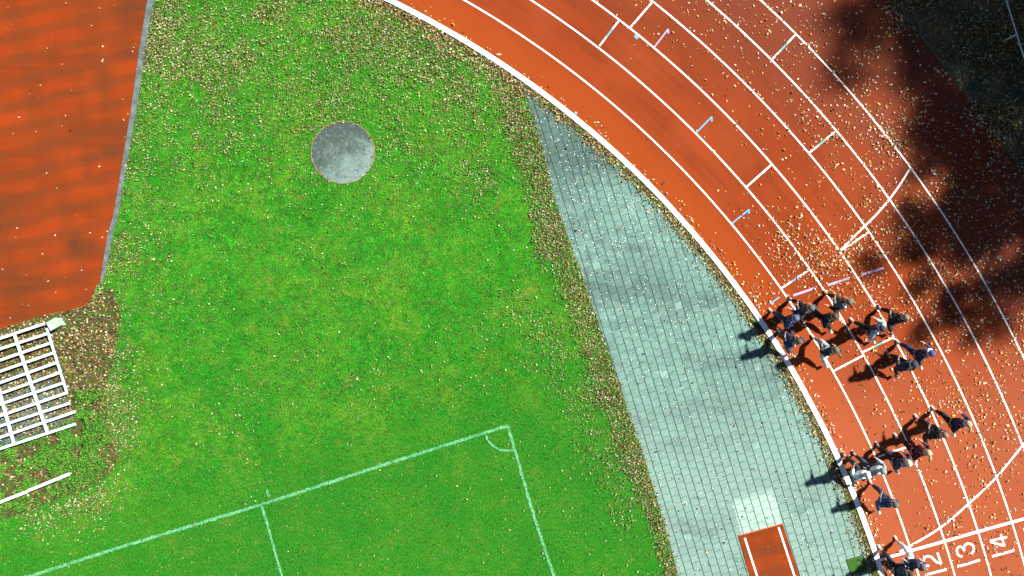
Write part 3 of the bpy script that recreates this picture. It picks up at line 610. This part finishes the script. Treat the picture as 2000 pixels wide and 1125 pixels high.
r1 = r1 ** 0.8; lime = ss(yy + 120 * (fbm(xx, yy, 110, 21) - .5), 760, 380)[:, None]; c = (np.array([.035, .44, .018]) * (1 - lime) + np.array([.100, .66, .030]) * lime) * (1 - r1) + np.array([.012, .11, .007]) * r1
c = c * (1 - ye * 0.6) + np.array([.32, .46, .022]) * ye * 0.6 * (1.15 - 0.8 * r1); band = np.exp(-((pit - 10) / 95) ** 2)[:, None] * ss(xx, 150, 500)[:, None] * (0.6 + 0.8 * (fbm(xx, yy, 60, 44)[:, None] - 0.3)); deep = ss(fbm(xx, yy, 130, 81), 0.5, 0.68)[:, None]; c = c * (1 - 0.34 * np.clip(band, 0, 1)) * (1 - np.array([.45, .16, .2]) * deep); c = c * (1 - pt[:, None] * 0.30); tl = ss(yy + 80 * (fbm(xx, yy, 80, 25) - .5), 520, 120)[:, None]; c = c * (1 - 0.5 * tl) + np.array([.20, .62, .035]) * (1.1 - r1) * 0.5 * tl
cv = 0.45 + 0.95 * ss(fbm(xx, yy, 11, 70), 0.3, 0.7) * (1 - pt * 0.35) + 0.15 * pt; c = c * cv[:, None]; dry = RNG.random(n) < 0.10; c[dry] = [.28, .26, .10]; thatch = (RNG.random(n) < 0.30 * ss(fbm(xx, yy, 45, 73), 0.5, 0.72) * (1 - pt)); c[thatch] = [.13, .10, .035]
ln = RNG.uniform(0.03, 0.075, n) * (1 - 0.45 * pt)
tag(cards('grass', X, Y, np.full(n, 0.0), ln, RNG.uniform(0.011, 0.024, n), RNG.normal(0, 0.8, n), RNG.uniform(0.15, 1.1, n), RNG.normal(0, .4, n), c, M_BLADE, shape='blade'), 'short green grass blades of the lawn', 'grass', kind='stuff')
# weeds around the low rail
N = 60000; xx = RNG.uniform(-60, 260, N); yy = RNG.uniform(760, 1040, N); zz_ = zones(xx, yy)
hgt = fbm(xx, yy, 22, 91); reg = ss(yy + 0.28 * xx, 862, 890) * ss(yy + 0.42 * xx, 1030, 990) + 0.8 * ss(np.hypot(xx - 175, (yy - 790) * 0.5), 80, 40)
k = zz_['soil'] & (RNG.random(N) < reg * ss(hgt, 0.38, 0.58)) & ~((xx < 150) & (yy + 0.32 * xx < 865)); xx, yy, hgt = xx[k], yy[k], hgt[k]; n = len(xx)
ln = RNG.uniform(0.04, 0.10, n); r1 = RNG.random((n, 1)); c = np.array([.10, .40, .03]) * (1 - r1) + np.array([.02, .10, .012]) * r1; c[RNG.random(n) < 0.16] = [.20, .13, .06]
tag(cards('weeds', (xx - 1000) / S, (562.5 - yy) / S, RNG.uniform(0.01, 0.3, n) * np.clip(hgt * 1.6 - 0.4, 0.1, 1), ln, ln * 0.5, RNG.uniform(0, 6.28, n), RNG.normal(0.3, .5, n), RNG.normal(0, .5, n), c, M_LEAF), 'low leafy green weeds around the white rail', 'weeds', kind='stuff')

# ------------------------------------------------------------------ trees beyond the verge (their shadow falls on the track)
def make_tree(seed, hgt=15.0):
    rnd = random.Random(seed); rg = np.random.default_rng(seed)
    root = empty('tree', (0, 0, 0)); bm = bmesh.new(); tips = []
    def limb(a, d, L, r, depth):
        p = a.copy(); n = 4; dd = d.copy()
        for i in range(n):
            dd = (dd + Vector((rnd.gauss(0, .13), rnd.gauss(0, .13), 0.05))).normalized(); q = p + dd * L / n
            tube(bm, p, q, r * (1 - i / n * 0.5), 7, r * (1 - (i + 1) / n * 0.5)); p = q
            if depth < 3 and i > 0:
                for _ in range(2 if depth else 3):
                    s = Vector((rnd.gauss(0, 1), rnd.gauss(0, 1), rnd.uniform(-.1, .8))).normalized()
                    limb(p, (dd * 0.5 + s).normalized(), L * rnd.uniform(.42, .6), r * 0.45, depth + 1)
            if depth >= 2: tips.append(p.copy())
        tips.append(p.copy())
    limb(Vector((0, 0, 0)), Vector((0, 0, 1)), hgt * 0.72, 0.24, 0)
    obj('trunk', bm, simple('bark', (0.11, 0.085, 0.06), 0.9, 0.2, 0.4, 6, 0.6), root)
    T = np.array([t[:] for t in tips]); T = T[T[:, 2] > hgt * 0.22]
    T = T[rg.choice(len(T), min(len(T), 60), replace=False)]; C = T[rg.integers(0, len(T), 7500)] + rg.normal(0, 0.44, (7500, 3)); n = len(C); root['mid'] = [float(q) for q in C.mean(0)]
    pal = np.array([[.10, .13, .02], [.22, .18, .03], [.06, .10, .02], [.30, .20, .04]])
    ln = rg.uniform(0.22, 0.40, n)
    o = cards('crown', C[:, 0], C[:, 1], C[:, 2], ln, ln * 0.75, rg.uniform(0, 6.28, n), rg.normal(0, .6, n), rg.normal(0, .6, n), pal[rg.integers(0, 4, n)], M_LEAF)
    o.parent = root; return root
tp = [make_tree(3), make_tree(8)]
# the shadow centre of each crown in photograph pixels, and the crown height
spots = [(1925, 15, 0, 0.4, 0.84), (2015, 165, 1, 2.1, 0.58), (1900, 465, 0, 4.0, 0.47), (2110, -20, 1, 1.0, 1.0), (2170, 150, 0, 5.1, 0.95), (2040, 410, 1, 3.2, 0.66), (1930, -190, 1, 0.3, 0.95)]
lab = ['broad tree whose crown shades the top of the bend', 'tree second along the verge, shading the outer lane', 'smaller tree at the near end of the verge', 'tree behind the railing, nearest the corner', 'tree behind the railing, half way along', 'tree behind the railing, at its near end', 'tree at the far end of the verge']
used = set()
for (px, py, ti, rz, sc), lb in zip(spots, lab):
    g = P(px, py); src = tp[ti]; mx_, my_, mz_ = src['mid']
    off = Vector((mx_ * math.cos(rz) - my_ * math.sin(rz), mx_ * math.sin(rz) + my_ * math.cos(rz), 0)) * sc
    base = Vector((g.x, g.y, 0)) + SUN_DIR * SHADOW_K * mz_ * sc - off
    if ti in used:
        r_ = src.copy(); COL.objects.link(r_)
        for ch in src.children: c_ = ch.copy(); COL.objects.link(c_); c_.parent = r_
    else: r_ = src; used.add(ti)
    r_.location = base; r_.rotation_euler = (0, 0, rz); r_.scale = (sc, sc, sc)
    tag(r_, lb, 'tree', 'trees along the outside of the track')

# ------------------------------------------------------------------ runners
CLOTH = {}
def cloth(c, var=0.2):
    if c not in CLOTH: CLOTH[c] = simple('cloth', c, 0.8, 0.2, var, 9, 0.25)
    return CLOTH[c]
SKIN = [simple('skin', (0.55, 0.33, 0.23), 0.5, 0.4, 0.06), simple('skin', (0.42, 0.24, 0.15), 0.5, 0.4, 0.06)]
EYE = simple('eye', (0.05, 0.04, 0.04), 0.3, 0.5, 0.1)
def skinned(name, verts, edges, radii, m, parent, level=1):
    me = bpy.data.meshes.new(name); me.from_pydata([tuple(v) for v in verts], edges, []); o = bpy.data.objects.new(name, me); COL.objects.link(o)
    md = o.modifiers.new('s', 'SKIN'); md.use_smooth_shade = True; md.branch_smoothing = 0.4
    for i, r in enumerate(radii):
        me.skin_vertices[0].data[i].radius = r if isinstance(r, tuple) else (r, r); me.skin_vertices[0].data[i].use_root = (i == 0)
    if level: sb = o.modifiers.new('u', 'SUBSURF'); sb.levels = sb.render_levels = level
    dg = bpy.context.evaluated_depsgraph_get(); new = bpy.data.meshes.new_from_object(o.evaluated_get(dg)); new.name = name
    bpy.data.objects.remove(o); new.materials.clear()
    new.polygons.foreach_set('use_smooth', [True] * len(new.polygons))
    return link(name, new, m, parent)
def runner(head_px, label, jacket, legs, hair, shoes=(0.75, 0.75, 0.75), lead=1, stride=1.0, sleeve=None, hairstyle='short', yaw=0.0, skin=0, shorts=False, tall=1.0, arm=1.0, panel=None, puffy=1.0):
    puffy *= 1.12
    hp = P(*head_px, 1.58 * tall); a = math.atan2(hp.y - CY, hp.x - CX)
    fwd = Vector((-math.sin(a), math.cos(a), 0)); fwd.rotate(Matrix.Rotation(yaw, 3, 'Z'))
    base = Vector((hp.x, hp.y, 0)) - fwd * 0.17 * tall
    root = empty('person', base, math.atan2(fwd.y, fwd.x) - math.pi / 2); root.scale = (tall,) * 3
    tag(root, label, 'person', 'runners jogging round the bend')
    s = lead; V = []; E = []; Rd = []
    def v(p, r): V.append(Vector(p)); Rd.append(r); return len(V) - 1
    def chain(start, pts):
        i = start; ids = []
        for p, r in pts: j = v(p, r); E.append((i, j)); i = j; ids.append(j)
        return ids
    pel = v((0, 0, .93), (.135, .10))
    sp = chain(pel, [((0, .03, 1.08), (.125, .09)), ((0, .07, 1.25), (.145, .10)), ((0, .10, 1.38), (.13, .085)), ((0, .125, 1.47), .056), ((0, .155, 1.54), (.072, .078)), ((0, .175, 1.63), (.080, .092)), ((0, .165, 1.705), (.060, .072))])
    chain(sp[4], [((0, .262, 1.565), .013)])                       # nose
    for e in (-1, 1): chain(sp[5], [((e * .088, .165, 1.605), .014)])     # ears
    # legs: the leading foot lands ahead, the trailing foot pushes off behind
    LK, LA = (s * .10, .30 * stride, .56), (s * .09, .36 * stride, .12)
    TK, TA = (-s * .10, -.10, .50), (-s * .09, -.50 * stride, .30)
    lf = chain(pel, [((s * .10, .02, .86), .09), (LK, .062), (((LK[0] + LA[0]) / 2, (LK[1] + LA[1]) / 2 - .02, .36), .055), (LA, .036)])
    chain(lf[-1], [((s * .10, LA[1] + .12, .06), .030)])
    tf = chain(pel, [((-s * .10, -.01, .86), .09), (TK, .062), (((TK[0] + TA[0]) / 2, (TK[1] + TA[1]) / 2 - .0, .41), .055), (TA, .036)])
    chain(tf[-1], [((-s * .09, TA[1] - .06, .19), .030)])
    # arms: opposite arm forward
    arms = {}
    for e in (-1, 1):
        f = -1 if e == s else 1
        sh = (e * .19, .09, 1.37); el = (e * (.255 + .03 * arm), .09 + f * .13 * arm - .07, 1.13); wr = (e * (.16 if f > 0 else .26), el[1] + (.24 if f > 0 else .17), 1.19 if f > 0 else 1.05)
        ids = chain(sp[2], [(sh, .060), (((sh[0] + el[0]) / 2, (sh[1] + el[1]) / 2, 1.25), .047), (el, .040), (((el[0] + wr[0]) / 2, (el[1] + wr[1]) / 2, (el[2] + wr[2]) / 2), .037), (wr, .026)])
        d = (Vector(wr) - Vector(el)).normalized(); side = Vector((-e, 0, 0)); dn = Vector((0, 0, -1))
        pm = Vector(wr) + d * .055; pj = chain(ids[-1], [(pm, .030)])[0]
        for q, (off, ln) in enumerate(((.026, .075), (.009, .085), (-.009, .08), (-.025, .062))):
            b0 = pm + dn * -off + d * .03; b1 = b0 + d * ln * .5 + side * .012; b2 = b1 + side * ln * .45 + d * ln * .05
            chain(pj, [(b0, .010), (b1, .009), (b2, .007)])
        t0 = Vector(wr) + d * .03 + Vector((0, 0, .028)); chain(pj, [(t0, .011), (t0 + side * .025 + d * .035, .009)])
        arms[e] = (sh, el, wr)
    body = skinned('body', V, E, Rd, SKIN[skin], root, 1)
    # eyes joined into the body mesh
    bm = bmesh.new(); bm.from_mesh(body.data)
    for e in (-1, 1):
        g = bmesh.ops.create_uvsphere(bm, u_segments=8, v_segments=6, radius=.013); bmesh.ops.translate(bm, verts=g['verts'], vec=(e * .032, .245, 1.63))
        for f_ in {f for q in g['verts'] for f in q.link_faces}: f_.material_index = 1
    bm.to_mesh(body.data); bm.free(); body.data.materials.append(EYE)
    # clothing
    def skin_chain(name, pts, m, par=root, lvl=1):
        vs = [Vector(p) for p, _ in pts]; return skinned(name, vs, [(i, i + 1) for i in range(len(vs) - 1)], [r for _, r in pts], m, par, lvl)
    k = 1.22 * puffy; JM = cloth(jacket)
    jk = skin_chain('jacket', [((0, .0, .88), (.165 * puffy, .13 * puffy)), ((0, .035, 1.08), (.15 * k, .112 * k)), ((0, .07, 1.25), (.165 * k, .118 * k)), ((0, .10, 1.39), (.155 * k, .098 * k)), ((0, .12, 1.46), (.075, .075))], JM)
    if panel:
        for e in (-1, 1):
            bm = bmesh.new(); g = bmesh.ops.create_uvsphere(bm, u_segments=10, v_segments=6, radius=1)
            bmesh.ops.transform(bm, matrix=Matrix.Translation((e * .13, .07, 1.455)) @ Matrix.Rotation(e * .5, 4, 'Y') @ Matrix.Diagonal((.045, .10, .025, 1)), verts=g['verts'])
            obj('shoulder_panel', bm, cloth(panel), jk, True)
    for e in (-1, 1):
        sh, el, wr = (Vector(q) for q in arms[e])
        skin_chain('sleeve', [(sh + Vector((-e * .07, 0, .0)), .085 * puffy), (sh, .078 * puffy), ((sh + el) / 2, .064 * puffy), (el, .057 * puffy), ((el + wr) / 2, .052 * puffy), (el + (wr - el) * .9, .042)], cloth(sleeve or jacket), jk)
    TM = cloth(legs)
    bm0 = []
    Vt = [Vector((0, 0, .93)), Vector((s * .10, .02, .84)), Vector(LK), (Vector(LK) + Vector(LA)) / 2 + Vector((0, -.02, 0)), Vector(LA) + Vector((0, 0, .05)), Vector((-s * .10, -.01, .84)), Vector(TK), (Vector(TK) + Vector(TA)) / 2, Vector(TK) + (Vector(TA) - Vector(TK)) * .9]
    Et = [(0, 1), (1, 2), (2, 3), (3, 4), (0, 5), (5, 6), (6, 7), (7, 8)]; Rt = [(.16, .13), .120, .092, .080, .060, .120, .092, .080, .060]
    if shorts: Vt = [Vt[0], Vt[1], Vt[1].lerp(Vt[2], .8), Vt[5], Vt[5].lerp(Vt[6], .8)]; Et = [(0, 1), (1, 2), (0, 3), (3, 4)]; Rt = [(.15, .12), .112, .092, .112, .092]
    skinned('shorts' if shorts else 'trousers', Vt, Et, Rt, TM, root, 1)
    SM = cloth(shoes, 0.1)
    for A, tip, toe in ((Vector(LA), Vector((s * .10, LA[1] + .17, .045)), 0), (Vector(TA), Vector((-s * .09, TA[1] - .04, .10)), 1)):
        heel = A + (Vector((0, -.04, -.06)) if not toe else Vector((0, -.05, .03)))
        sh_ = skin_chain('shoe', [(heel, .043), (A * .45 + tip * .55 + Vector((0, 0, -.01)), .048), (tip, .038)], SM)
        bm = bmesh.new(); d_ = tip - heel; dn = Vector((0, 0, -.034)) if not toe else Vector((0, -.034, -.012))
        beam(bm, heel + dn, tip + dn, .075, .018, .006); obj('sole', bm, cloth((0.7, 0.7, 0.68), 0.1), sh_)
    HM = cloth(hair, 0.35)
    bm = bmesh.new(); g = bmesh.ops.create_uvsphere(bm, u_segments=20, v_segments=14, radius=1)
    for q in g['verts']:
        n_ = 1 + 0.07 * mnoise.noise(q.co * 3 + Vector(head_px + (0,))); q.co *= n_
        if q.co.z < 0 and q.co.y > 0.1: q.co.y *= 0.35
    bmesh.ops.transform(bm, matrix=Matrix.Translation((0, .145, 1.665)) @ Matrix.Rotation(-0.25, 4, 'X') @ Matrix.Diagonal((.098, .118, .112, 1)), verts=g['verts'])
    bmesh.ops.delete(bm, geom=[q for q in bm.verts if q.co.z < 1.60 and q.co.y > 0.14], context='VERTS')
    ho = obj('hair' if hairstyle != 'cap' else 'cap', bm, HM, root, True)
    if hairstyle == 'ponytail': skin_chain('ponytail', [((0, .05, 1.70), .035), ((.015 * s, -.04, 1.68), .048), ((.05 * s, -.13, 1.60), .042), ((.03 * s, -.19, 1.50), .015)], HM, ho)
    if hairstyle == 'long': skin_chain('long_hair', [((0, .09, 1.70), (.08, .06)), ((0, .02, 1.60), (.095, .05)), ((.01, -.02, 1.48), (.09, .045)), ((0, -.04, 1.36), (.06, .03))], HM, ho)
    if hairstyle == 'cap':
        bm = bmesh.new(); g = bmesh.ops.create_cone(bm, cap_ends=True, segments=20, radius1=.085, radius2=.08, depth=.012)
        bmesh.ops.transform(bm, matrix=Matrix.Translation((0, .235, 1.665)) @ Matrix.Rotation(-0.2, 4, 'X') @ Matrix.Diagonal((1, 1.1, 1, 1)), verts=g['verts']); obj('brim', bm, cloth((0.6, 0.65, 0.75)), ho)
    return root
NAVY = (.022, .035, .085); BLACK = (.018, .019, .022); DK = (.03, .04, .05); CHAR = (.045, .055, .062); BLOND = (.42, .32, .19); BROWN = (.085, .055, .03); OLIVE = (.13, .11, .06); WHITEC = (.62, .74, .76); MAROON = (.075, .018, .028); GREEND = (.03, .05, .035)
runner((1552, 620), 'person in a bright navy jacket nearest the curb at the front of the upper pack', (.03, .05, .13), NAVY, (.10, .12, .18), lead=-1, hairstyle='short', stride=1.05)
runner((1582, 600), 'person in a plain charcoal grey jacket at the front of the upper pack', CHAR, BLACK, (.10, .10, .11), lead=1, hairstyle='short', shoes=(.1, .1, .1))
runner((1628, 616), 'person in black with one white shoe sole trailing behind, in the upper pack', BLACK, BLACK, BROWN, lead=-1, stride=1.15, arm=1.3, hairstyle='short')
runner((1656, 588), 'person in dark green with one white sleeve, foremost in the third lane', GREEND, (.03, .035, .03), OLIVE, lead=1, sleeve=(.10, .13, .12), panel=(.85, .85, .85), hairstyle='short', shoes=(.75, .5, .12))
runner((1720, 640), 'person in navy with broad white shoulders in the middle of the upper pack', (.03, .04, .12), BLACK, DK, lead=-1, panel=(.72, .80, .78), sleeve=(.25, .32, .38), puffy=1.15, arm=1.2)
runner((1766, 618), 'person in black with light brown hair, outermost of the upper pack', BLACK, BLACK, (.19, .15, .10), lead=1, shoes=(.1, .1, .1), hairstyle='long')
runner((1557, 664), 'person in navy jacket with pale stripe, at the curb behind the leaders', NAVY, NAVY, BROWN, lead=1, panel=(.5, .4, .3), hairstyle='short', stride=0.9)
runner((1630, 682), 'person in dark green top and pale blue tights with olive-brown hair', GREEND, (.30, .42, .48), OLIVE, lead=1, stride=1.1, hairstyle='ponytail')
runner((1816, 688), 'person in navy with bare hands and a blue cap, outside the upper pack', NAVY, NAVY, (.05, .08, .22), lead=-1, hairstyle='cap', stride=1.15)
runner((1782, 710), 'person in a padded dark navy jacket at the back of the upper pack', (.03, .04, .07), BLACK, DK, lead=1, puffy=1.18, stride=0.8, shoes=(.1, .1, .1))
runner((1888, 826), 'blonde person in a dark navy jacket and pale shoes, outermost of the lower pack', (.025, .02, .07), BLACK, BLOND, lead=-1, hairstyle='ponytail', shoes=(.62, .75, .78), stride=1.1)
runner((1842, 847), 'person in a black top with fair brown hair in the fourth lane', BLACK, BLACK, (.19, .14, .085), lead=1, hairstyle='short')
runner((1810, 882), 'person in a maroon top with fair hair in the lower pack', MAROON, (.05, .02, .025), BLOND, lead=-1, hairstyle='ponytail', shoes=(.5, .58, .55))
runner((1772, 902), 'blonde person in a dark blue jacket with light shoulder stripes', (.04, .055, .085), BLACK, (.58, .48, .34), lead=-1, hairstyle='long', panel=(.35, .42, .46), shoes=(.12, .13, .16), stride=1.1)
runner((1722, 918), 'person in a white jacket and dark blue tights beside another in white', WHITEC, (.035, .06, .09), (.20, .24, .24), lead=-1, hairstyle='short', sleeve=(.22, .28, .31), shoes=(.1, .1, .1))
runner((1692, 927), 'person in a bright white jacket nearest the curb in the lower pack', (.72, .84, .85), DK, (.45, .48, .45), lead=1, hairstyle='short', shoes=(.1, .1, .1), stride=1.1)
runner((1746, 983), 'person in plain dark blue running alone behind the lower pack', (.025, .055, .12), (.03, .05, .09), OLIVE, lead=1, stride=1.0, hairstyle='short')
runner((1799, 1104), 'person in navy top and white tights beside the painted number 12', (.022, .04, .10), (.68, .72, .74), (.11, .10, .12), lead=1, hairstyle='long', stride=1.15)
runner((1776, 1119), 'person in dark clothes cut by the bottom edge, lowest of all the runners', (.03, .05, .07), DK, BROWN, lead=-1, hairstyle='short', stride=1.15)
